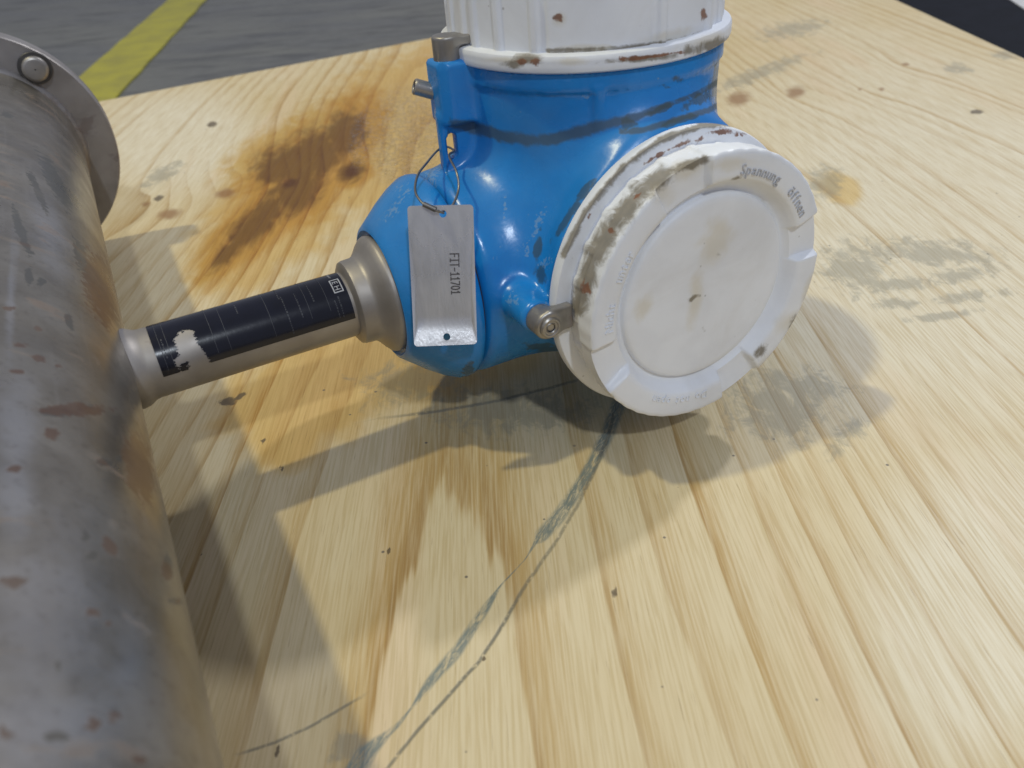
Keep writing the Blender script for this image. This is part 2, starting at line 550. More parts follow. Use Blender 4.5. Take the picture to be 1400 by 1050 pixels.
def surface_nets(fn, lo, hi, h):
    ax = [np.arange(a, b + h, h) for a, b in zip(lo, hi)]
    X, Y, Z = np.meshgrid(*ax, indexing='ij')
    D = fn(X, Y, Z)
    sg = D < 0
    nx, ny, nz = D.shape
    acc = np.zeros((nx - 1, ny - 1, nz - 1, 3))
    cnt = np.zeros((nx - 1, ny - 1, nz - 1))
    I = np.stack(np.meshgrid(*[np.arange(n - 1) for n in D.shape], indexing='ij'), -1).astype(float)
    corners = [(i, j, k) for i in (0, 1) for j in (0, 1) for k in (0, 1)]
    sl = lambda c: D[c[0]:nx - 1 + c[0], c[1]:ny - 1 + c[1], c[2]:nz - 1 + c[2]]
    for c in corners:
        for d in range(3):
            if c[d] == 0:
                e = list(c)
                e[d] = 1
                a, b = sl(c), sl(e)
                m = (a < 0) != (b < 0)
                t = np.where(m, a / np.where(m, a - b, 1), 0)
                p = np.array(c, float)[None, None, None] + np.zeros_like(acc)
                p[..., d] += t
                acc += p * m[..., None]
                cnt += m
    act = cnt > 0
    idx = np.full(act.shape, -1, int)
    idx[act] = np.arange(act.sum())
    V = (I[act] + acc[act] / cnt[act][:, None]) * h + np.array(lo)
    Fc = []
    for d in range(3):
        o1, o2 = [(1, 2), (2, 0), (0, 1)][d]
        s0 = [slice(1, -1)] * 3
        s0[d] = slice(0, D.shape[d] - 1)
        s1 = list(s0)
        s1[d] = slice(1, D.shape[d])
        a, b = sg[tuple(s0)], sg[tuple(s1)]
        ii = np.argwhere(a != b)
        fl = a[a != b]
        ii = ii + np.array([0 if k == d else 1 for k in range(3)])
        e1, e2 = np.eye(3, dtype=int)[o1], np.eye(3, dtype=int)[o2]
        q = [idx[tuple((ii - e1 * u - e2 * v).T)] for u, v in ((1, 1), (0, 1), (0, 0), (1, 0))]
        q = np.stack(q, 1)
        q[~fl] = q[~fl][:, ::-1]
        Fc.append(q)
    Fc = np.concatenate(Fc)
    e = 1e-4
    for _ in range(3):
        x, y, z = V.T
        f0 = fn(x, y, z)
        gr = np.stack([fn(x + e, y, z) - fn(x - e, y, z), fn(x, y + e, z) - fn(x, y - e, z), fn(x, y, z + e) - fn(x, y, z - e)], 1) / (2 * e)
        V = V - np.clip(f0 / np.maximum((gr ** 2).sum(1), 0.2), -h, h)[:, None] * gr * 0.8
    return V, Fc


def smin(a, b, k):
    h = np.maximum(k - np.abs(a - b), 0) / k
    return np.minimum(a, b) - h * h * k * 0.25


def ss(a, b, x):
    t = np.clip((x - a) / (b - a), 0, 1)
    return t * t * (3 - 2 * t)


def cyl2(rad, d, half, rnd=0.0):
    """2d distance for a capped cylinder: rad = radial distance minus radius, d = |axial| - half"""
    a, b = rad + rnd, d - half + rnd
    return np.minimum(np.maximum(a, b), 0) + np.hypot(np.maximum(a, 0), np.maximum(b, 0)) - rnd


def rbox(x, y, z, c, hf, rnd):
    q = [np.abs(v - c0) - h + rnd for v, c0, h in zip((x, y, z), c, hf)]
    return np.sqrt(sum(np.maximum(v, 0) ** 2 for v in q)) + np.minimum(np.maximum(np.maximum(q[0], q[1]), q[2]), 0) - rnd


# ------------------------------------------------------------------ ground
FLOOR_Z = -0.156
V, Fc = prism([(-12, -8), (12, -8), (12, 22), (-12, 22)], FLOOR_Z - 0.05, FLOOR_Z)
fl = mesh_obj('floor', V, Fc, m_floor(), None, None)
fl['kind'] = 'structure'


def floor_pt(px, py):
    return to_board(px, py, FLOOR_Z)[:2]


a0, a1, b0, b1 = floor_pt(120, 105), floor_pt(215, 0), floor_pt(150, 135), floor_pt(300, 0)
ca, da = (a0 + b0) / 2, (a1 + b1) / 2 - (a0 + b0) / 2
da /= np.linalg.norm(da)
na = np.array([da[1], -da[0]])
poly = []
N = 60
for i in range(N + 1):
    s = -1.2 + 6.0 * i / N
    poly.append(ca + da * s - na * (0.068 + 0.002 * math.sin(i * 2.7)))
for i in range(N, -1, -1):
    s = -1.2 + 6.0 * i / N
    poly.append(ca + da * s + na * (0.068 + 0.002 * math.sin(i * 3.9 + 1)))
V, Fc = prism([tuple(q) for q in poly], FLOOR_Z + 0.0005, FLOOR_Z + 0.004)
tag(mesh_obj('painted_line', V, Fc, m_yellow(), None, None), 'worn yellow line painted on the grey floor behind the plywood', 'floor line')

# flat dark area and white strip on the floor to the right of the sheet
m0, m1 = floor_pt(1372, -3), floor_pt(1402, 17)
dm = (m0 - m1) / np.linalg.norm(m0 - m1)
nmx = np.array([dm[1], -dm[0]])
q0 = m0 - nmx * 0.004
patch_poly = [tuple(q0 - dm * 2.2), tuple(q0 + dm * 2.2), tuple(q0 + dm * 2.2 - nmx * 0.95), tuple(q0 - dm * 2.2 - nmx * 0.95)]
V, Fc = prism(patch_poly[::-1], FLOOR_Z + 0.0005, FLOOR_Z + 0.006)
tag(mesh_obj('dark_patch', V, Fc, NAVY, None, None), 'flat dark navy area on the floor beside the plywood', 'mat')
q1 = m0 + nmx * 0.002
wp = [tuple(q1 - dm * 2.4), tuple(q1 + dm * 2.4), tuple(q1 + dm * 2.4 + nmx * 0.12), tuple(q1 - dm * 2.4 + nmx * 0.12)]
V, Fc = prism(wp[::-1], FLOOR_Z + 0.0005, FLOOR_Z + 0.004)
tag(mesh_obj('painted_strip', V, Fc, FWHITE, None, None), 'white painted strip on the floor along the dark area', 'floor strip')

# ------------------------------------------------------------------ plywood sheet
Y0, THK = -0.25, 0.018


def xright(y):
    return 0.5376 + 0.0548 * y


def ytop(x):
    return 1.3053 + 0.5311 * x


xs = np.concatenate([np.linspace(-0.75, -0.26, 120, endpoint=False), np.linspace(-0.26, 0.36, 310, endpoint=False), np.linspace(0.36, 0.62, 70)])
xs = (xs - xs[0]) / (xs[-1] - xs[0])
ys = np.concatenate([np.linspace(-0.25, 0.09, 40, endpoint=False), np.linspace(0.09, 0.46, 190, endpoint=False), np.linspace(0.46, 1.63, 260)])
ys = (ys - ys[0]) / (ys[-1] - ys[0])
Ug, Vg = np.meshgrid(xs, ys, indexing='ij')
# oblique back edge: bilinear quad, bent so rows near the camera stay level
c00, c10, c11, c01 = np.array([-0.75, Y0]), np.array([xright(Y0), Y0]), np.array([0.627, 1.638]), np.array([-0.72, 0.923])
w = Vg
Pxy = (c00[None, None] * ((1 - Ug) * (1 - w))[..., None] + c10 * (Ug * (1 - w))[..., None] + c11 * (Ug * w)[..., None] + c01 * ((1 - Ug) * w)[..., None])
nx_, ny_ = Ug.shape
TV = np.concatenate([Pxy.reshape(-1, 2) * BK, np.full((nx_ * ny_, 1), BZ)], 1)
ii, jj = np.meshgrid(np.arange(nx_ - 1), np.arange(ny_ - 1), indexing='ij')
b = (ii * ny_ + jj).ravel()
TF = np.stack([b, b + ny_, b + ny_ + 1, b + 1], 1)
board = bpy.data.objects.new('plywood_sheet', None)
COL.objects.link(board)
board.location = (0, 0, FLOOR_Z)
tag(board, 'pale pine plywood sheet with knots, oil stains and blue scrape marks', 'plywood')
top = mesh_obj('top_veneer', TV - np.array([0, 0, FLOOR_Z]), TF, WOOD, board, 180)
x, y = TV[:, 0], TV[:, 1]
q = to_px(TV)
rs = np.random.RandomState(5)


def wav(x, y, kx, ky, n=7):
    f = 0
    for _ in range(n):
        f = f + math.sqrt(2.0 / n) * np.sin(x * rs.normal(0, kx) + y * rs.normal(0, ky) + rs.uniform(0, 6.28))
    return f


apx = to_board(640, 676)
xc = x - apx[0] + 0.05 * ss(0.4, 1.2, y) + 0.004 * np.sin(9 * y)
c_ = 0.10
calm = 0.35 + 0.65 * ss(0.02, 0.09, np.abs(xc))
ring = 330 * c_ * c_ * 2 * (np.sqrt(1 + (xc / c_) ** 2) - 1) + 2.1 * (y - apx[1]) + calm * (0.30 * wav(x, y, 26, 3.0) + 0.14 * wav(x, y, 70, 7.0)) + 10.0
ring -= 0.10
# second cathedral arch at the far right and knots that bend the grain
ring += 3.0 * np.exp(-((x - 0.37) / 0.10) ** 2) * (1 - ss(0.35, 0.85, y))
ring += 1.6 * np.exp(-((x + 0.22) / 0.09) ** 2 - ((y - 0.72) / 0.22) ** 2)
knots_px = [(1088, 126, 15, 9), (1010, 135, 19, 11), (1190, 117, 17, 7), (1232, 91, 11, 5), (232, 293, 20, 8), (308, 265, 15, 8), (200, 279, 8, 4), (480, 235, 13, 8), (395, 250, 14, 9)]
for kx, ky, rx, ry in knots_px:
    k = to_board(kx, ky)
    ring += 0.9 * np.exp(-((x - k[0]) / 0.022) ** 2 - ((y - k[1]) / 0.07) ** 2)
set_attr(top, 'ring', ring)
set_attr(top, 'knot', blobs(q, [(a, b_, c * 0.95, d * 0.95, -10) for a, b_, c, d in knots_px if (a, b_) not in ((1190, 117), (1232, 91))] + [(1205, 122, 5, 3, 0), (1176, 122, 4, 2.5, 0), (1238, 88, 7, 2.5, 0)]))
set_attr(top, 'pale', np.clip(blobs(q, [(1300, 330, 420, 330, 25), (1350, 830, 220, 330, 20), (240, 190, 150, 90, 0)]) * 1.6, 0, 0.85))  # lamp sheen on the right side painted in as whiter veneer
set_attr(top, 'oil', blobs(q, [(560, 160, 130, 100, -20), (380, 290, 170, 80, -45), (440, 520, 160, 90, -25), (395, 590, 55, 60, 0), (600, 480, 150, 60, 0), (520, 230, 120, 70, 0), (1150, 258, 34, 22, 20), (620, 120, 90, 80, 0)]))
set_attr(top, 'oildark', blobs(q, [(468, 185, 52, 34, -50), (430, 215, 75, 44, -40), (390, 225, 62, 36, -15), (405, 262, 60, 34, -35), (478, 236, 26, 17, -20), (350, 305, 80, 26, -42), (310, 345, 45, 14, -50)]))
set_attr(top, 'wet', blobs(q, [(555, 190, 70, 90, 0), (495, 190, 22, 55, 10)]))
set_attr(top, 'smudge_shade', blobs(q, [(1270, 345, 110, 22, 4), (1170, 365, 60, 40, 10), (1225, 390, 62, 13, -4), (1315, 376, 70, 13, -6), (1225, 415, 40, 10, 0), (1330, 405, 75, 10, -6), (1290, 432, 60, 7, -8), (1130, 250, 30, 30, 0), (1060, 560, 80, 55, 20), (1100, 530, 75, 30, 10), (1160, 595, 45, 22, -30), (700, 560, 130, 40, 0), (1040, 100, 90, 12, -20), (220, 240, 40, 12, -30), (480, 1020, 40, 22, -30), (1310, 94, 26, 8, 3), (1373, 76, 22, 7, 8), (1085, 40, 60, 14, -10), (560, 520, 90, 34, -10)]))
sdl, tl = stroke(q, [(845, 555), (832, 590), (815, 625), (795, 660), (765, 705), (732, 742), (718, 765), (685, 800), (655, 845), (625, 890), (590, 930), (565, 965), (545, 990), (500, 1030), (480, 1060)])
set_attr(top, 'sd_blue', sdl)
wv = np.interp(tl, [0, 0.06, 0.2, 0.34, 0.36, 0.42, 0.5, 0.55, 0.66, 0.74, 0.80, 0.88, 0.94, 1], [13, 13, 11, 13, 3, 0.8, 1.5, 8, 11, 8, 1.5, 6, 20, 18])
set_attr(top, 'w_blue', wv + 0.01)
sdl, tl = stroke(q, [(838, 570), (830, 600), (812, 645), (790, 690), (757, 745), (722, 795), (690, 850), (655, 905), (610, 955), (570, 1000), (530, 1050), (500, 1080)])
set_attr(top, 'sd_a', sdl)
set_attr(top, 'w_a', np.interp(tl, [0, 0.3, 0.45, 0.55, 0.8, 1], [0.9, 0.7, 0.75, 1, 1, 0.8]))
sdl, tl = stroke(q, [(320, 1033), (370, 1018), (420, 995), (460, 973), (505, 946)])
set_attr(top, 'sd_b', sdl * 1.2)
set_attr(top, 'w_b', np.interp(tl, [0, 0.1, 0.85, 1], [0, 0.8, 0.8, 0]))
sdl, tl = stroke(q, [(520, 572), (600, 562), (680, 548), (745, 532), (790, 520)])
set_attr(top, 'sd_c', sdl * 1.3)
set_attr(top, 'w_c', np.interp(tl, [0, 0.15, 0.85, 1], [0.2, 0.8, 0.8, 0.5]))
set_attr(top, 'speck', blobs(q, [(312, 549, 17, 7, -5), (330, 541, 9, 5, -30), (360, 603, 5, 7, 0), (531, 753, 4, 7, 10), (739, 968, 3, 3, 0), (722, 895, 3, 3, 0), (1335, 153, 12, 4, 0), (217, 271, 9, 5, -20), (290, 170, 9, 5, -10), (840, 810, 5, 10, 0), (662, 900, 4, 5, 0), (380, 1028, 5, 16, 0), (275, 757, 3, 3, 0), (385, 640, 4, 6, 0)]))
# the ply layers below the face, stepped so that the edge shows its plies
for k in range(5):
    zt = BZ - 0.0005 - k * 0.0035 - FLOOR_Z
    ins = 0.0 if k % 2 == 0 else 0.0012
    pl = [c00 + [ins, ins], c10 + [-ins, ins], c11 + [-ins, -ins], c01 + [ins, -ins]]
    V, Fc = prism([tuple(p_ * BK) for p_ in pl], zt - 0.0034, zt)
    mesh_obj('ply_layer', V, Fc, TIMBER, board, None)
for yb in (0.0, 0.42, 0.80):
    V, Fc = prism([(-0.72, yb - 0.05), (0.52, yb - 0.05), (0.52, yb + 0.05), (-0.72, yb + 0.05)], 0.0, BZ - 0.0179 - FLOOR_Z)
    mesh_obj('bearer', V, Fc, TIMBER, board, None)

# ------------------------------------------------------------------ flow meter
meter = bpy.data.objects.new('flow_meter', None)
COL.objects.link(meter)
meter.location = (OX, OY, 0)
meter.rotation_euler = (0, 0, TH)
tag(meter, 'steel flow meter with blue transmitter housing and white screw covers on plywood', 'flow meter')
ORG = np.array([OX, OY, 0.0])


def to_world(V):
    V = np.asarray(V, float)
    return ORG + V[:, 0:1] * _S - V[:, 1:2] * _F + V[:, 2:3] * _U


def px_of(o):
    n = len(o.data.vertices)
    a = np.zeros(n * 3)
    o.data.vertices.foreach_get('co', a)
    a = a.reshape(-1, 3)
    return a, to_px(to_world(a))


ZF, ZS, SY = 0.068, 0.062, -0.003        # height of cover axis, of stem axis, sideways offset of stem
RC = 0.068

# ---- blue casting
A243 = math.radians(243)


def body_sdf(x, y, z):
    rz = np.hypot(x, y)
    ru = 0.0615 + 0.0022 * ss(0.100, 0.150, z)
    u = cyl2(rz - ru, np.abs(z - 0.105), 0.055, 0.002)
    rf = np.hypot(x, z - ZF)
    f = cyl2(rf - (0.0575 + 0.0075 * ss(-0.048, -0.071, y)), np.abs(y + 0.0245), 0.0485, 0.003)
    s = np.sqrt(x * x + (y - 0.006) ** 2 + (z - 0.070) ** 2) - 0.0635
    rh = np.hypot(y - SY, z - ZS)
    h = cyl2(rh - 0.0515, np.abs(x + 0.044), 0.044, 0.006)
    d = smin(u, f, 0.030)
    d = smin(d, s, 0.018)
    d = smin(d, h, 0.020)
    # band below the top ring, with the small vertical rib
    d = np.minimum(d, cyl2(rz - 0.0652, np.abs(z - 0.1560), 0.0042, 0.0008))
    c, s_ = math.cos(A243), math.sin(A243)
    xr, yr = c * x + s_ * y, -s_ * x + c * y
    d = smin(d, rbox(xr, yr, z, (0.0630, 0, 0.1415), (0.0025, 0.0024, 0.0130), 0.0015), 0.002)
    # lug for the cover clamp and the blade with the hole under it
    lug = rbox(x, y, z, (-0.0695, -0.001, 0.1492), (0.0098, 0.0086, 0.0138), 0.0022)
    lug = np.maximum(lug, (-(x + 0.0695) * 0.72 - (y + 0.001) * 0.72) - 0.0106)
    d = smin(d, lug, 0.003)
    bl = rbox(x, y, z, (-0.0665, -0.002, 0.1230), (0.0140, 0.0026, 0.0180), 0.0012)
    bl = np.maximum(bl, (-(x + 0.0805) * 0.8 - (z - 0.1130) * 0.6))
    d = smin(d, bl, 0.002)
    d = np.maximum(d, -(np.hypot(x + 0.0753, np.maximum(np.abs(z - 0.1255) - 0.0035, 0)) - 0.0024) - 10 * (np.abs(y) > 0.02))
    # boss of the front clamp
    b = cyl2(np.hypot(x + 0.0740, z - 0.0675) - 0.0076, np.abs(y + 0.052), 0.0235, 0.0015)
    d = smin(d, b, 0.007)
    # shallow flat pad on the front between boss and hub
    return d


V, Fc = surface_nets(body_sdf, (-0.094, -0.082, 0.002), (0.074, 0.080, 0.170), 0.00165)
body = mesh_obj('housing_body', V, Fc, BLUE, meter, 50)
a, q = px_of(body)
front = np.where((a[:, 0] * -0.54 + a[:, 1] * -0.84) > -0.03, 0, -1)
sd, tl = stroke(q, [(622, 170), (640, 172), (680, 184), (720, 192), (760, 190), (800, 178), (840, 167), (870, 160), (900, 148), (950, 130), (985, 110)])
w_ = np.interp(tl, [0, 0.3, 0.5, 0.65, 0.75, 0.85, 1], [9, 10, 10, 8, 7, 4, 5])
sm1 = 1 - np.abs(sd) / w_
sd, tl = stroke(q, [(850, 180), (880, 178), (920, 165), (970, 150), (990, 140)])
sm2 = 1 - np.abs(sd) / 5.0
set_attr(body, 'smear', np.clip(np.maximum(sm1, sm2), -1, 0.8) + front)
set_attr(body, 'chip', blobs(q, [(800, 133, 8, 6, 0), (745, 360, 18, 9, -40), (690, 285, 4, 26, 0), (735, 305, 9, 34, 25), (720, 340, 8, 14, 0), (605, 330, 5, 5, 0), (678, 353, 6, 5, 0), (590, 240, 16, 22, 0), (700, 410, 16, 12, 20), (545, 275, 28, 12, -45), (752, 420, 16, 14, 0), (660, 100, 6, 4, 0)]) + front)
set_attr(body, 'grime', blobs(q, [(925, 108, 12, 9, 0), (910, 118, 12, 5, 0), (742, 378, 9, 18, 0), (980, 110, 12, 44, 10), (955, 135, 34, 9, -25), (900, 150, 30, 7, -20), (930, 165, 40, 6, -18), (860, 168, 16, 10, 0), (775, 300, 8, 40, 35), (735, 340, 7, 30, 10), (800, 262, 8, 24, 40), (614, 187, 6, 24, 0), (765, 480, 60, 12, 10)]) + front)

# ---- neck cone (turns on the casting), seal in the gap
SF = frame((0, SY, ZS), (-1, 0, 0), (0, 0, 1))
lathe('housing_seal', [(0.036, 0.080), (0.0470, 0.0805), (0.0470, 0.0915), (0.036, 0.092)], 96, SF, SEAL, meter)
prof = [(0.034, 0.0895), (0.0500, 0.0895), (0.0515, 0.0905), (0.0518, 0.0930), (0.0514, 0.0958), (0.0482, 0.1018), (0.0434, 0.1085), (0.0386, 0.1142), (0.0356, 0.1178), (0.0334, 0.1204), (0.0315, 0.1212), (0.0305, 0.1190), (0.0290, 0.1185)]
cone = lathe('neck_cone', prof, 128, SF, BLUE, meter, smooth=50)
a, q = px_of(cone)
set_attr(cone, 'smear', np.full(len(a), -1.0))
set_attr(cone, 'chip', blobs(q, [(560, 260, 18, 10, -40), (535, 290, 30, 10, -45), (548, 255, 8, 8, 0)]))
set_attr(cone, 'grime', blobs(q, [(500, 330, 14, 10, 0), (640, 505, 12, 20, 0)]))

# ---- steel adapter and stem
adapter = lathe('stem_adapter', [(0.020, 0.1150), (0.0285, 0.1160), (0.0290, 0.1218), (0.0284, 0.1231), (0.0262, 0.1252), (0.0235, 0.1272), (0.0215, 0.1290), (0.0209, 0.1302), (0.0207, 0.1310), (0.0205, 0.1352), (0.0200, 0.1366), (0.0176, 0.1380), (0.0150, 0.1383)], 112, SF, STEM, meter)
prof = [(0.0156, 0.1370), (0.0157, 0.1400)] + [(0.0157, 0.14 + 0.0115 * k) for k in range(1, 7)] + [(0.0157, 0.2300), (0.0160, 0.2318), (0.0169, 0.2335), (0.0178, 0.2352), (0.0182, 0.2380), (0.0180, 0.2600)]
stem = lathe('stem', prof, 96, SF, STEM, meter, smooth=50)


# ---- nameplate foil wrapped round the stem, torn at one corner
def foil(t, el, r=0.01592):
    """t along the stem, el = degrees above the side that faces the front cover"""
    e = np.radians(el)
    return np.stack([-np.asarray(t) + 0 * e, SY - r * np.cos(e), ZS + r * np.sin(e)], -1)


T0, T1, E0, E1 = 0.1396, 0.2262, 1.0, 152.0
nt, ne = 150, 110
tg, eg = np.meshgrid(np.linspace(T0, T1, nt), np.linspace(E0, E1, ne), indexing='ij')
V = foil(tg.ravel(), eg.ravel())
qf = to_px(to_world(V))
rs2 = np.random.RandomState(3)
jag = 2.2 * np.sin(qf[:, 0] * 0.9 + qf[:, 1] * 1.3) + 1.6 * np.sin(qf[:, 0] * 2.1 - qf[:, 1] * 1.7) + 1.2 * np.sin(qf[:, 1] * 2.9)
poly_t = [(238, 462), (250, 453), (262, 450), (268, 468), (276, 478), (286, 493), (294, 520), (270, 530), (256, 525), (246, 510), (240, 495), (246, 485)]


def inside(q, poly):
    r = np.zeros(len(q), bool)
    n = len(poly)
    for i in range(n):
        (x0, y0), (x1, y1) = poly[i], poly[(i + 1) % n]
        c = ((y0 > q[:, 1]) != (y1 > q[:, 1])) & (q[:, 0] < (x1 - x0) * (q[:, 1] - y0) / (y1 - y0 + 1e-9) + x0)
        r ^= c
    return r


torn = inside(qf + np.stack([jag, jag * 0.7], 1), poly_t).reshape(nt, ne)
bits = inside(qf + np.stack([jag, -jag], 1), [(243, 500), (258, 492), (262, 500), (254, 512), (246, 512)]).reshape(nt, ne)
torn &= ~bits
Fc = []
for i in range(nt - 1):
    for j in range(ne - 1):
        if torn[i, j] or torn[i + 1, j + 1]:
            continue
        Fc.append((i * ne + j, i * ne + j + 1, (i + 1) * ne + j + 1, (i + 1) * ne + j))
plate = mesh_obj('nameplate', V, Fc, PLATE, meter, 180)
plate['label'] = 'black printed foil nameplate, torn near its lower end'


def foil_patch(pieces, r=0.01600):
    """flat text meshes laid on the foil: x runs round the stem (downwards), y along it"""
    out = []
    for Vt, Ft, t0, e0, flip in pieces:
        el = e0 - np.degrees(Vt[:, 0] / r)
        t = t0 - Vt[:, 1]
        out.append((foil(t, el, r), Ft))
    return join(out)


def quad(w, h, nseg=8):
    xs_ = np.linspace(0, w, nseg + 1)
    V_ = np.array([(x_, y_, 0) for x_ in xs_ for y_ in (0, h)])
    return V_, [(2 * i, 2 * i + 2, 2 * i + 3, 2 * i + 1) for i in range(nseg)]


lines = []
for t, e0, wdt in ((0.2235, 120, 0.031), (0.2205, 130, 0.033), (0.2020, 120, 0.030), (0.1965, 118, 0.030), (0.1765, 122, 0.031), (0.1590, 122, 0.028), (0.1500, 118, 0.026)):
    v, f = quad(wdt, 0.00022, 20)
    lines.append((v, f, t, e0, 0))
V, Fc = foil_patch(lines)
mesh_obj('plate_rule', V, Fc, INKD, plate, None)
rows = []
rs3 = np.random.RandomState(8)
for t, e0, n in ((0.1700, 112, 9), (0.1630, 74, 12), (0.1690, 76, 16), (0.1560, 96, 10), (0.1470, 40, 7), (0.1450, 45, 8), (0.2225, 60, 8), (0.1890, 88, 5)):
    e = e0
    for k in range(n):
        wd = rs3.uniform(0.0004, 0.0013)
        v, f = quad(wd, rs3.uniform(0.0004, 0.0007), 1)
        rows.append((v, f, t, e, 0))
        e -= math.degrees((wd + 0.0004) / 0.016)
V, Fc = foil_patch(rows)
mesh_obj('small_print', V, Fc, INKD, plate, None)['kind'] = 'stuff'
# maker's mark: white frame with its two letters, maker's name above it
pc = []
LT, LE = 0.1456, 80.0
LS = 1.55


def rect_px(x0, y0, w_, h_):
    v, f = quad(w_, h_, 4)
    return v + np.array([x0, y0, 0]), f


for r_ in ((0, 0, 0.0052, 0.00035), (0, 0.00265, 0.0052, 0.00035), (0, 0, 0.00035, 0.0030), (0.00485, 0, 0.00035, 0.0030)):
    v, f = rect_px(*r_)
    pc.append((v * LS, f, LT, LE, 0))
for ch, ox in (('E', 0.0013), ('H', 0.0034)):
    v, f, wd = glyph(ch, 0.0024, 0.0)
    v = v - np.array([(wd[0] + wd[1]) / 2, 0, 0]) + np.array([ox + 0.0002, 0.00062, 0])
    pc.append((v * LS, f, LT, LE, 0))
V, Fc = foil_patch(pc, 0.01604)
mesh_obj('maker_mark', V, Fc, INKW, plate, None)
v, f, wd = glyph('Endress+Hauser', 0.0019, 0.0)
V, Fc = foil_patch([(v - np.array([wd[1], 0, 0]), f, LT - 0.0010, LE + 7, 0)], 0.01604)
mesh_obj('maker_name', V, Fc, INKW, plate, None)

# ---- big pipe with its flanges and bolts
DH = -0.0218
PA = np.array([-0.2992, 0.0, 0.071])
PD = np.array([math.sin(DH), -math.cos(DH), 0.0])        # towards the camera end
PF = frame(PA, PD, (0, 0, 1))
RP, RF, SFL = 0.0632, 0.0870, 0.3558
prof = [(0.056, -SFL - 0.02), (RP, -SFL - 0.019)] + [(RP, -SFL + 0.7116 * k / 280) for k in range(281)] + [(RP, SFL + 0.019), (0.056, SFL + 0.02)]
pipe = lathe('measuring_pipe', prof, 200, PF, PIPE, meter, smooth=60)
a, q = px_of(pipe)
up_ = np.where(a[:, 2] > 0.06, 0, -2)
set_attr(pipe, 'rust', blobs(q, [(12, 422, 12, 4, 5), (52, 449, 9, 4, 10), (72, 461, 5, 3, 0), (28, 472, 16, 5, 10), (22, 508, 12, 4, 0), (52, 490, 14, 5, 15), (80, 500, 9, 4, 20), (20, 641, 16, 6, 0), (71, 593, 14, 12, 20), (151, 747, 10, 20, -30), (228, 780, 8, 18, -15), (245, 822, 8, 5, 0), (126, 838, 14, 8, 0), (145, 855, 10, 6, 0), (17, 796, 34, 10, 0), (154, 981, 16, 9, 0), (123, 993, 12, 14, 0), (10, 1000, 16, 14, 0), (100, 560, 60, 10, 0), (75, 523, 5, 3, 0), (190, 1040, 14, 8, 0), (140, 395, 30, 60, -15), (190, 640, 24, 60, -10)]) + up_)  # rust spots, plus brown wood reflection painted along the right edge
set_attr(pipe, 'dark', blobs(q, [(74, 564, 36, 8, 3), (122, 560, 20, 8, 10), (75, 248, 12, 55, -28), (52, 262, 6, 40, -25), (30, 320, 8, 50, -20), (142, 632, 12, 8, 0), (164, 627, 6, 6, 0), (118, 732, 8, 10, 0), (125, 760, 10, 8, 0), (40, 378, 7, 16, 0), (57, 386, 6, 8, 0), (74, 1007, 22, 9, 0), (230, 770, 7, 20, -10), (240, 822, 14, 6, 0), (80, 912, 10, 10, 0), (110, 350, 10, 30, -15), (10, 157, 12, 5, 10), (185, 545, 10, 14, 0), (95, 440, 6, 20, -20)]) + up_)
set_attr(pipe, 'light', blobs(q, [(60, 850, 120, 160, 10), (20, 640, 40, 160, 0), (60, 990, 140, 90, 0), (70, 320, 30, 70, -20), (14, 420, 8, 130, 4), (200, 930, 50, 160, -15)]) + up_)  # bright reflection painted on the lower left, plus a pale scratch
for s in (-1, 1):
    h0, h1 = (-SFL - 0.020, -SFL) if s < 0 else (SFL, SFL + 0.020)
    pr = [(0.056, h0), (RF - 0.0008, h0), (RF, h0 + 0.001), (RF, h1 - 0.001), (RF - 0.0008, h1), (RP - 0.001, h1)]
    fl_ = lathe('flange', pr, 192, PF, FLANGE, meter, caps=(False, False))
    # weld bead where the pipe meets the flange
    hw = h1 if s < 0 else h0
    sgn = 1 if s < 0 else -1
    wb = [(RP - 0.0005, hw + sgn * 0.0035), (RP + 0.0012, hw + sgn * 0.0026), (RP + 0.0026, hw + sgn * 0.0012), (RP + 0.0034, hw - sgn * 0.0004)]
    if sgn < 0:
        wb = wb[::-1]
    lathe('weld_bead', wb, 160, PF, FLANGE, fl_, smooth=80, caps=(False, False),
          mod=lambda r, h, ph, k: (r + 0.0003 * np.sin(ph * 90 + k), h))
    for kb in range(3):
        ang = math.radians(120 * kb + 77.0)
        ctr = PA + 0.0755 * (math.cos(ang) * PF[1] + math.sin(ang) * PF[2])
        d = PD if s < 0 else -PD
        c0 = ctr + PD * (h1 if s < 0 else h0)
        bf = frame(c0, d, (0.3, 0, 1))
        v0, f0 = lathe_vf([(0.0005, -0.001), (0.0112, -0.001), (0.0112, 0.0014), (0.0108, 0.0018), (0.0005, 0.0018)], 40, bf)
        bolt = mesh_obj('bolt', v0, f0, WASHER, meter, 35)
        v1, f1 = lathe_vf([(0.0005, 0.0010), (0.0086, 0.0010), (0.0086, 0.0054), (0.0080, 0.0066), (0.0068, 0.0073), (0.0055, 0.0075), (0.0005, 0.0074)], 28, bf)
        mesh_obj('bolt_head', v1, f1, BRIGHT, bolt, 20)

# ---- white screw covers
NOTCH = [math.radians(v_) for v_ in (108, 11, -68, -161)]
FF = frame((0, 0, ZF), (0, -1, 0), (1, 0, 0))            # phi = 0 along +x, 90 = up
if FF[2][2] < 0:
    FF = (FF[0], FF[1], -FF[2], FF[3])
NW = dict(zip(NOTCH, (12.5, 9.5, 10.0, 11.0)))
NS = 540


def wrap(a_):
    return (a_ + math.pi) % (2 * math.pi) - math.pi


def notch(ph):
    m = 0
    for c in NOTCH:
        d = np.abs(np.degrees(wrap(ph - c)))
        hw = NW[c]
        m = np.maximum(m, 1 - ss(hw - 1.2, hw + 1.2, d))
    return m


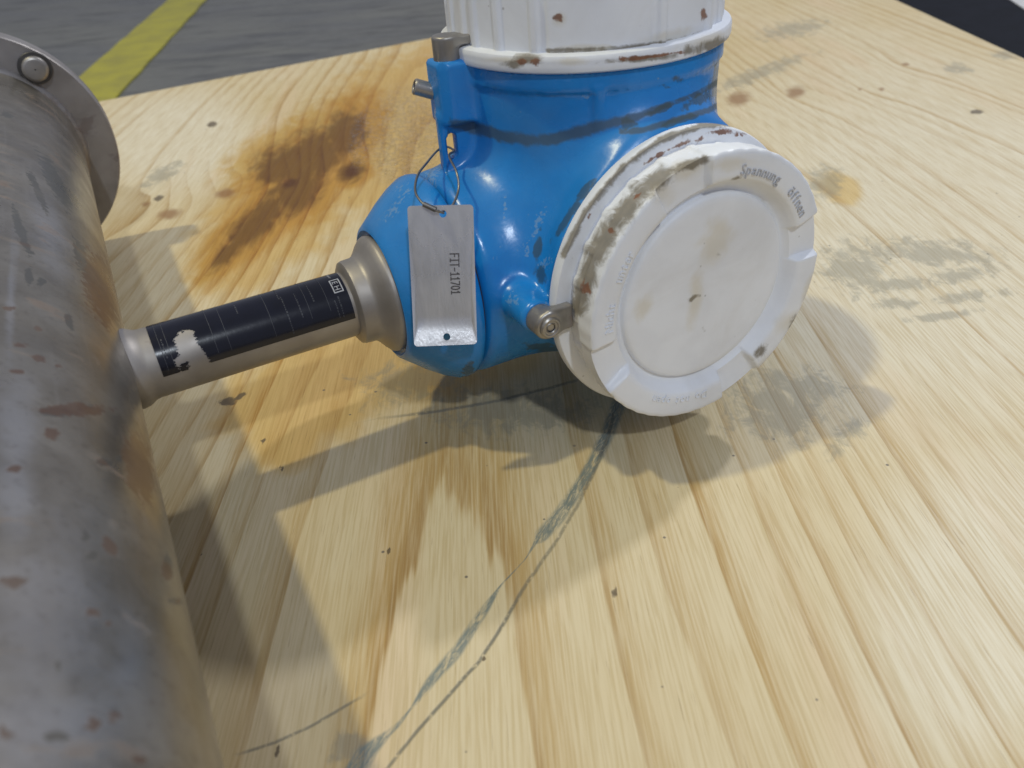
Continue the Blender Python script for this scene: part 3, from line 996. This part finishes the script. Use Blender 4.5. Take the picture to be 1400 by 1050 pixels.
def ribs(ph, n, width):
    d = np.abs(wrap(ph * n)) / n
    return 1 - ss(width * 0.4, width, d)


def paint_white(o, dirt=(), rust=(), yellow=()):
    a_, q_ = px_of(o)
    fd = np.full(len(a_), -1.0)
    for it in dirt:
        if it[0] == 'line':
            sd_, t_ = stroke(q_, it[1])
            fd = np.maximum(fd, np.clip(1 - np.abs(sd_) / it[2], -1, 1))
        else:
            fd = np.maximum(fd, blobs(q_, [it]))
    set_attr(o, 'dirt', fd)
    fr_ = np.full(len(a_), -1.0)
    for it in rust:
        if it[0] == 'line':
            sd_, t_ = stroke(q_, it[1])
            fr_ = np.maximum(fr_, np.clip(1 - np.abs(sd_) / it[2], -1, 0.5))
        else:
            fr_ = np.maximum(fr_, blobs(q_, [it]))
    set_attr(o, 'rust', fr_)
    set_attr(o, 'yellow', blobs(q_, yellow) if yellow else np.full(len(a_), -1.0))


# rings of the front cover: (radius, depth) from the wall behind the rim to the recessed channel
rows_c = [(0.0560, 0.0790), (0.0606, 0.0790), (0.0608, 0.0815), (0.0610, 0.0850), (0.0610, 0.0885), (0.0610, 0.0912), (0.0614, 0.0920),
          (0.0634, 0.0922), (0.0640, 0.0928), (0.0640, 0.0955), (0.0640, 0.1010), (0.0638, 0.1022), (0.0631, 0.1028), (0.0615, 0.1030), (0.0590, 0.1030), (0.0560, 0.1030),
          (0.0535, 0.1029), (0.0518, 0.1026), (0.0508, 0.1018), (0.0490, 0.0992), (0.0472, 0.0966), (0.0460, 0.0958), (0.0440, 0.0956), (0.0425, 0.0956)]


def cover_mod(r, h, ph, k):
    if 2 <= k <= 5:
        r = r + 0.0007 * ribs(ph, 24, 0.050)
    if 7 <= k <= 13:
        r = r + 0.00010 * np.cos(48 * ph) * (1 if k < 12 else 0.4)
    if k >= 7:
        m = notch(ph)
        lim = 0.0966 + 0.0
        cut = np.minimum(h, 0.0986 + 0.0012 * ss(0.050, 0.064, r) if k >= 11 else 0.0998 - 0.0004 * (11 - k))
        h = h * (1 - m) + cut * m
        if 8 <= k <= 13:
            r = r * (1 - m) + np.minimum(r, 0.0634 - (13 - k) * 0.00003) * m
    return r, h


cover = lathe('front_cover', rows_c, NS, FF, WHITE, meter, mod=cover_mod, smooth=38, caps=(False, False))
cover['label'] = 'round white screw cover with four wrench slots, brown grime in its groove'
grime = [('line', [(790, 420), (797, 395), (803, 375), (815, 345), (832, 318), (850, 295), (868, 272), (885, 256), (905, 240)], 15),
         ('line', [(905, 240), (935, 226), (965, 218)], 6), (800, 392, 13, 18, 20), (850, 290, 16, 12, -50), (950, 225, 16, 7, -20), (1008, 243, 8, 3, -15)]
gold = [(1105, 400, 10, 40, 20), (1080, 440, 20, 30, 40), (1050, 500, 40, 20, -40), (940, 232, 40, 20, -10), (1000, 225, 50, 14, -5), (900, 262, 25, 25, 0)]
paint_white(cover, grime + [(1112, 420, 5, 30, 20), (1040, 480, 14, 6, -45), (1090, 440, 8, 16, 40)], [(800, 394, 10, 12, 0), (872, 268, 8, 5, -40), (835, 315, 6, 6, 0)], gold)
ringo = lathe('flange_ring', [(0.0550, 0.0740), (0.0665, 0.0740), (0.0678, 0.0748), (RC, 0.0765), (RC, 0.0785), (0.0674, 0.0800), (0.0655, 0.0808), (0.0625, 0.0810), (0.0590, 0.0806)], 256, FF, WHITE, cover, caps=(False, False))
paint_white(ringo, [('line', [(770, 350), (800, 290), (850, 230), (905, 190), (960, 172), (1000, 168)], 5)],
            [('line', [(880, 222), (900, 212), (920, 202), (945, 190)], 4), (806, 295, 8, 5, -50), (897, 217, 7, 6, 0), (955, 190, 9, 5, -10), (985, 180, 18, 5, 0), (1010, 183, 12, 4, 10)], [])
disc = lathe('cover_disc', [(0.0448, 0.0954), (0.0445, 0.0976), (0.0438, 0.0984), (0.0428, 0.0988)] + [(0.0428 - 0.0026 * k, 0.0989) for k in range(1, 16)] + [(0.0012, 0.0989)], 200, FF, WHITE, cover, caps=(False, True))
paint_white(disc, [(985, 345, 6, 3, 0), (953, 405, 7, 3, 0), (963, 450, 3, 3, 0), (945, 410, 6, 3, 20)], [], [(975, 335, 26, 42, 30), (950, 410, 14, 50, 10), (985, 315, 30, 26, 20), (880, 420, 14, 30, 25)])


def arc_text(words, r, depth, size, parent, mat, name):
    """words: (text, start angle in degrees, outward) read clockwise round the cover, tops outward"""
    out = []
    for text, a0_, sp in words:
        ang = math.radians(a0_)
        for ch in text:
            v_, f_, w_d = glyph(ch if ch != ' ' else 'n', size, 0.00025)
            wid = (w_d[1] - w_d[0])
            adv = (wid + size * 0.13) * sp / r
            if ch != ' ':
                p = v_ - np.array([(w_d[0] + w_d[1]) / 2, 0, 0])
                ac = ang - adv / 2
                er = math.cos(ac) * FF[1] + math.sin(ac) * FF[2]
                et = math.sin(ac) * FF[1] - math.cos(ac) * FF[2]
                Vw = FF[0] + er * r + FF[3] * depth + p[:, 0:1] * et * sp + p[:, 1:2] * er + p[:, 2:3] * FF[3]
                out.append((Vw, f_))
            ang -= adv
    V_, F_ = join(out)
    return mesh_obj(name, V_, F_, mat, parent, None)


arc_text([('Spannung', 80, 0.90)], 0.0532, 0.10325, 0.0066, cover, GREYL, 'lettering')
arc_text([('öffnen', 45, 0.90)], 0.0532, 0.10325, 0.0066, cover, GREYL, 'lettering')
LETW = WHITE
for word, ang in (('Nicht', 182), ('unter', 158), ('Do not open', -88)):
    lt = arc_text([(word, ang, 0.90)], 0.0532, 0.1032, 0.0062, cover, WHITE, 'lettering')
    paint_white(lt)

# ---- top cover
UF = frame((0, 0, 0), (0, 0, 1), (1, 0, 0))
ring2 = lathe('top_flange_ring', [(0.0550, 0.1602), (0.0664, 0.1602), (0.0676, 0.1610), (RC, 0.1622), (RC, 0.1632), (RC, 0.1641), (RC, 0.1650), (RC, 0.1660), (0.0674, 0.1672), (0.0655, 0.1677), (0.0600, 0.1680)], 320, UF, WHITE, meter, caps=(False, False))
RIBA = [math.radians(x_) for x_ in (158, 170, 182, 190, 203, 219, 268, 296, 310, 322, 334, 346, 358, 10, 22, 34, 46, 58, 70, 82, 94, 106, 118, 130, 142)]


def top_mod(r, h, ph, k):
    if 1 <= k <= 21:
        m = 0
        for a_ in RIBA:
            d = np.abs(np.degrees(wrap(ph - a_)))
            m = np.maximum(m, 1 - ss(1.0, 2.6, d))
        pan = ss(223, 225, np.degrees(ph) % 360) * (1 - ss(262, 264, np.degrees(ph) % 360))
        r = r + 0.0015 * m + 0.0009 * pan
    return r, h


tc = lathe('top_cover', [(0.0590, 0.1675), (0.0625, 0.1676), (0.0627, 0.1690)] + [(0.0627, 0.1690 + 0.0011 * k) for k in range(1, 19)] + [(0.0627, 0.1892), (0.0622, 0.1925), (0.0605, 0.1942), (0.0560, 0.1950), (0.0500, 0.1947), (0.0470, 0.1915), (0.0440, 0.1915), (0.0436, 0.1930)] + [(0.0420 - 0.004 * k, 0.1932) for k in range(10)], 720, UF, WHITE, meter, mod=top_mod, smooth=45)
tc['label'] = 'tall ribbed white screw cover on top of the housing'
paint_white(ring2, [(725, 80, 20, 8, 5), (700, 88, 16, 6, 0), (970, 62, 40, 8, -15), (880, 80, 60, 4, -5)],
            [(714, 84, 10, 6, 0), (733, 84, 9, 7, 0), (851, 80, 9, 5, 0), (868, 79, 10, 4, 0), ('line', [(850, 82), (900, 76), (940, 70)], 3)], [(780, 84, 30, 8, 0), (960, 55, 60, 10, -15), (700, 82, 50, 6, 0)])
paint_white(tc, [('line', [(750, 70), (800, 69), (860, 66), (920, 58), (970, 46)], 4.5)], [(764, 25, 10, 10, 0), (765, 27, 5, 5, 0), (962, 20, 6, 12, 0)], [(800, 66, 60, 7, 0), (920, 50, 70, 14, -12), (765, 26, 15, 15, 0)])


# ---- cover clamps and screws
def socket_screw(name, pos, axis, r, ln, parent):
    fr_ = frame(pos, axis)
    v, f = lathe_vf([(0.0003, -0.002), (r, -0.002), (r, ln - 0.0006), (r - 0.0006, ln), (r * 0.72, ln), (r * 0.66, ln - 0.0005), (r * 0.52, ln - 0.0005), (r * 0.47, ln - 0.0002), (r * 0.40, ln - 0.0005)], 40, fr_)
    o_ = mesh_obj(name, v, f, BRIGHT, parent, 30)
    v, f = lathe_vf([(r * 0.42, ln - 0.0005), (r * 0.36, ln - 0.0024), (0.0002, ln - 0.0026)], 6, fr_)
    mesh_obj('hex_socket', v, f, DARK, o_, 20)
    return o_


def clamp_sdf(x, y, z):                       # top clamp: stub with a lip over the flange ring
    d = cyl2(np.hypot(x + 0.0718, y + 0.001) - 0.0060, np.abs(z - 0.1665), 0.0064, 0.0012)
    lip = rbox(x, y, z, (-0.0655, -0.003, 0.1704), (0.0060, 0.0036, 0.0020), 0.0010)
    return smin(d, lip, 0.002)


V, Fc = surface_nets(clamp_sdf, (-0.086, -0.013, 0.157), (-0.056, 0.009, 0.178), 0.0007)
mesh_obj('cover_clamp', V, Fc, BRIGHT, meter, 50)


def clamp2_sdf(x, y, z):                      # front clamp beside the cover
    d = cyl2(np.hypot(x + 0.0738, z - 0.0675) - 0.0066, np.abs(y + 0.0800), 0.0052, 0.0015)
    lip = rbox(x, y, z, (-0.0675, -0.0826, 0.0685), (0.0058, 0.0024, 0.0058), 0.0012)
    return smin(d, lip, 0.003)


V, Fc = surface_nets(clamp2_sdf, (-0.086, -0.090, 0.055), (-0.056, -0.070, 0.080), 0.0007)
cl2 = mesh_obj('cover_clamp', V, Fc, BRIGHT, meter, 50)
socket_screw('clamp_screw', (-0.0738, -0.0850, 0.0672), (0, -1, 0), 0.0049, 0.0018, cl2)
sc = socket_screw('ground_screw', (-0.0785, 0.0050, 0.1490), (-1, 0.25, 0.42), 0.0036, 0.0085, meter)
v, f = lathe_vf([(0.0002, -0.001), (0.0030, -0.001), (0.0030, 0.0006), (0.0022, 0.0013), (0.0002, 0.0015)], 24, frame((-0.0745, -0.0044, 0.1372), (0, -1, 0)))
mesh_obj('lug_pin', v, f, BRIGHT, meter, 35)

# ------------------------------------------------------------------ steel tag hung on a wire loop
def on_plane(px, py, p0, n):
    d = ((px - 700) / FPX) * _r + ((525 - py) / FPX) * _u + _w
    t = ((p0 - CAMP) @ n) / (d @ n)
    return CAMP + d * t


hang = bpy.data.objects.new('instrument_tag', None)
COL.objects.link(hang)
tag(hang, 'bent rectangular stainless tag engraved FIT-11701 on a thin wire loop', 'tag')
P0 = to_world(np.array([[-0.0905, -0.0600, 0.060]]))[0]
TN = np.array([0.08, -1.0, 0.28])
TN /= np.linalg.norm(TN)
tl_, tr_, br_, bl_ = [on_plane(*c, P0, TN) for c in ((560, 283), (650, 278), (651, 471), (561, 468))]
ex, ey = tr_ - tl_, (tl_ + tr_) / 2 - (bl_ + br_) / 2
TW, TH_ = np.linalg.norm(ex), np.linalg.norm(ey)
ex /= TW
ey /= TH_
bi, bj = ex + ey, ex - ey
bi /= np.linalg.norm(bi)
bj /= np.linalg.norm(bj)
ex, ey = (bi + bj) / math.sqrt(2), (bi - bj) / math.sqrt(2)
en = np.cross(ex, ey)
ctr = (tl_ + tr_ + bl_ + br_) / 4
hang.location = Vector(ctr)


def tag_pt(u, v, off):
    """u, v in metres from the plate's middle; lower end bends towards the viewer"""
    s = np.maximum(-(v + TH_ * (0.29 + 0.05 * np.maximum(u / TW, 0) ** 2)), 0)
    bend = 1.0 * np.where(s < 0.006, s * s / 0.012, s - 0.003) * 0.34
    bow = 0.0004 * np.sin(v / TH_ * 3.2 + 0.5)
    return u[:, None] * ex + v[:, None] * ey + (bend + bow + off)[:, None] * en


HR = 0.0016
holes = [(0.0010, TH_ / 2 - 0.0036), (0.0006, -TH_ / 2 + 0.0036)]
from mathutils.geometry import delaunay_2d_cdt
rc = 0.0016
bound = []
for cx, cy, a0_ in ((TW / 2 - rc, TH_ / 2 - rc, 0), (-TW / 2 + rc, TH_ / 2 - rc, 90), (-TW / 2 + rc, -TH_ / 2 + rc, 180), (TW / 2 - rc, -TH_ / 2 + rc, 270)):
    for k in range(6):
        t = math.radians(a0_ + 18 * k)
        bound.append((cx + rc * math.cos(t), cy + rc * math.sin(t)))
pts = list(bound)
loops = [list(range(len(bound)))]
for hx, hy in holes:
    s0 = len(pts)
    for k in range(24):
        t = 2 * math.pi * k / 24
        pts.append((hx + HR * math.cos(t), hy + HR * math.sin(t)))
    loops.append(list(range(s0, s0 + 24)))
edges = [(l[i], l[(i + 1) % len(l)]) for l in loops for i in range(len(l))]
for gx in np.linspace(-TW / 2 + 0.002, TW / 2 - 0.002, 12):
    for gy in np.linspace(-TH_ / 2 + 0.002, TH_ / 2 - 0.002, 60):
        if all(math.hypot(gx - hx, gy - hy) > HR + 0.0006 for hx, hy in holes):
            pts.append((gx, gy))
cv, ce, cf, _, _, _ = delaunay_2d_cdt([Vector(p_) for p_ in pts], edges, [], 0, 1e-7)
P2 = np.array([(v[0], v[1]) for v in cv])
keep = []
for f in cf:
    c = P2[list(f)].mean(0)
    if all(math.hypot(c[0] - hx, c[1] - hy) > HR * 0.97 for hx, hy in holes):
        a_ = P2[list(f)]
        ar = np.cross(a_[1] - a_[0], a_[2] - a_[0])
        keep.append(tuple(f) if ar > 0 else tuple(f)[::-1])
n = len(P2)
Va = tag_pt(P2[:, 0], P2[:, 1], np.full(n, 0.0004))
Vb = tag_pt(P2[:, 0], P2[:, 1], np.full(n, -0.0004))
cnt = {}
for f in keep:
    for i in range(len(f)):
        e = (f[i], f[(i + 1) % len(f)])
        cnt[e] = cnt.get(e, 0) + 1
side = [(e[1], e[0], e[0] + n, e[1] + n) for e in cnt if (e[1], e[0]) not in cnt]
Fc = [tuple(f) for f in keep] + [tuple(i + n for i in f[::-1]) for f in keep] + side
mesh_obj('tag_plate', np.concatenate([Va, Vb]), Fc, TAGM, hang, 30)
STK = {'F': [(0, 0, 0, 1), (0, 1, .62, 1), (0, .52, .48, .52)], 'I': [(.31, 0, .31, 1), (.08, 0, .54, 0), (.08, 1, .54, 1)],
       'T': [(.31, 0, .31, 1), (0, 1, .62, 1)], '-': [(.06, .48, .56, .48)], '1': [(.34, 0, .34, 1), (.34, 1, .12, .78), (.08, 0, .58, 0)],
       '7': [(0, 1, .62, 1), (.62, 1, .2, 0)], '0': [(.31 + .30 * math.cos(t * math.pi / 6), .5 + .5 * math.sin(t * math.pi / 6), .31 + .30 * math.cos((t + 1) * math.pi / 6), .5 + .5 * math.sin((t + 1) * math.pi / 6)) for t in range(12)]}
CH, PITCHT, SWT = 0.0050, 0.00255, 0.00068
out = []
for k, ch in enumerate('FIT-11701'):
    for x0, y0, x1, y1 in STK[ch]:
        A_, B_ = np.array([x0 * 0.0030, y0 * CH]), np.array([x1 * 0.0030, y1 * CH])
        d_ = (B_ - A_) / np.linalg.norm(B_ - A_)
        n_ = np.array([-d_[1], d_[0]]) * SWT / 2
        A_, B_ = A_ - d_ * SWT / 2, B_ + d_ * SWT / 2
        qd = np.array([A_ - n_, B_ - n_, B_ + n_, A_ + n_]) + np.array([(k - 4.5) * PITCHT, 0])
        out.append((np.concatenate([qd, np.full((4, 1), 0.0)], 1), [(0, 1, 2, 3)]))
v, f = join(out)
# text runs down the plate
uu, vv = 0.0034 + v[:, 1] * 0.74, 0.0006 - v[:, 0] * 0.80
mesh_obj('engraving', tag_pt(uu, vv, np.full(len(v), 0.00047) + np.repeat(np.arange(len(v) // 4) % 7, 4) * 0.000004), f, ENGR, hang, None)
# wire loop from the hole in the blade to the hole in the tag
hb = to_world(np.array([[-0.0753, -0.0055, 0.1235]]))[0]
hb2 = to_world(np.array([[-0.0755, 0.0025, 0.1235]]))[0]
ht = ctr + tag_pt(np.array([holes[0][0]]), np.array([holes[0][1] + 0.0006]), np.array([0.0]))[0]
nw = (P0 - CAMP)


def wpt(px, py, depth):
    d = ((px - 700) / FPX) * _r + ((525 - py) / FPX) * _u + _w
    return CAMP + d * depth


dh, dt = (hb - CAMP) @ _w, (ht - CAMP) @ _w
ctrl = [hb2, hb, wpt(614, 213, dh - 0.008), wpt(624, 235, dh * 0.6 + dt * 0.4 - 0.006), wpt(627, 258, dh * 0.35 + dt * 0.65 - 0.001), wpt(619, 280, dt + 0.004), ht - en * 0.0035, ht + en * 0.0012,
        wpt(592, 286, dt - 0.0035), wpt(578, 278, dt - 0.003), wpt(568, 262, dt * 0.8 + dh * 0.2 - 0.004), wpt(571, 240, dt * 0.6 + dh * 0.4 - 0.003), wpt(584, 222, dt * 0.4 + dh * 0.6 + 0.000), wpt(598, 206, dh + 0.006)]
ctrl = np.array(ctrl)
m = len(ctrl)
P = []
for i in range(m):
    p0, p1, p2, p3 = ctrl[(i - 1) % m], ctrl[i], ctrl[(i + 1) % m], ctrl[(i + 2) % m]
    for k in range(10):
        t = k / 10
        P.append(0.5 * (2 * p1 + (p2 - p0) * t + (2 * p0 - 5 * p1 + 4 * p2 - p3) * t * t + (3 * p1 - p0 - 3 * p2 + p3) * t ** 3))
V, Fc = tube_vf(np.array(P) - ctr, 0.00055, 8, True)
mesh_obj('wire_loop', V, Fc, WIRE, hang, 180)
a_, b_ = wpt(579, 279, dt - 0.0032), wpt(596, 287, dt - 0.0034)
V, Fc = tube_vf(np.array([a_ + (b_ - a_) * t for t in np.linspace(0, 1, 5)]) - ctr, 0.00115, 12)
mesh_obj('crimp_sleeve', V, Fc, WIRE, hang, 50)
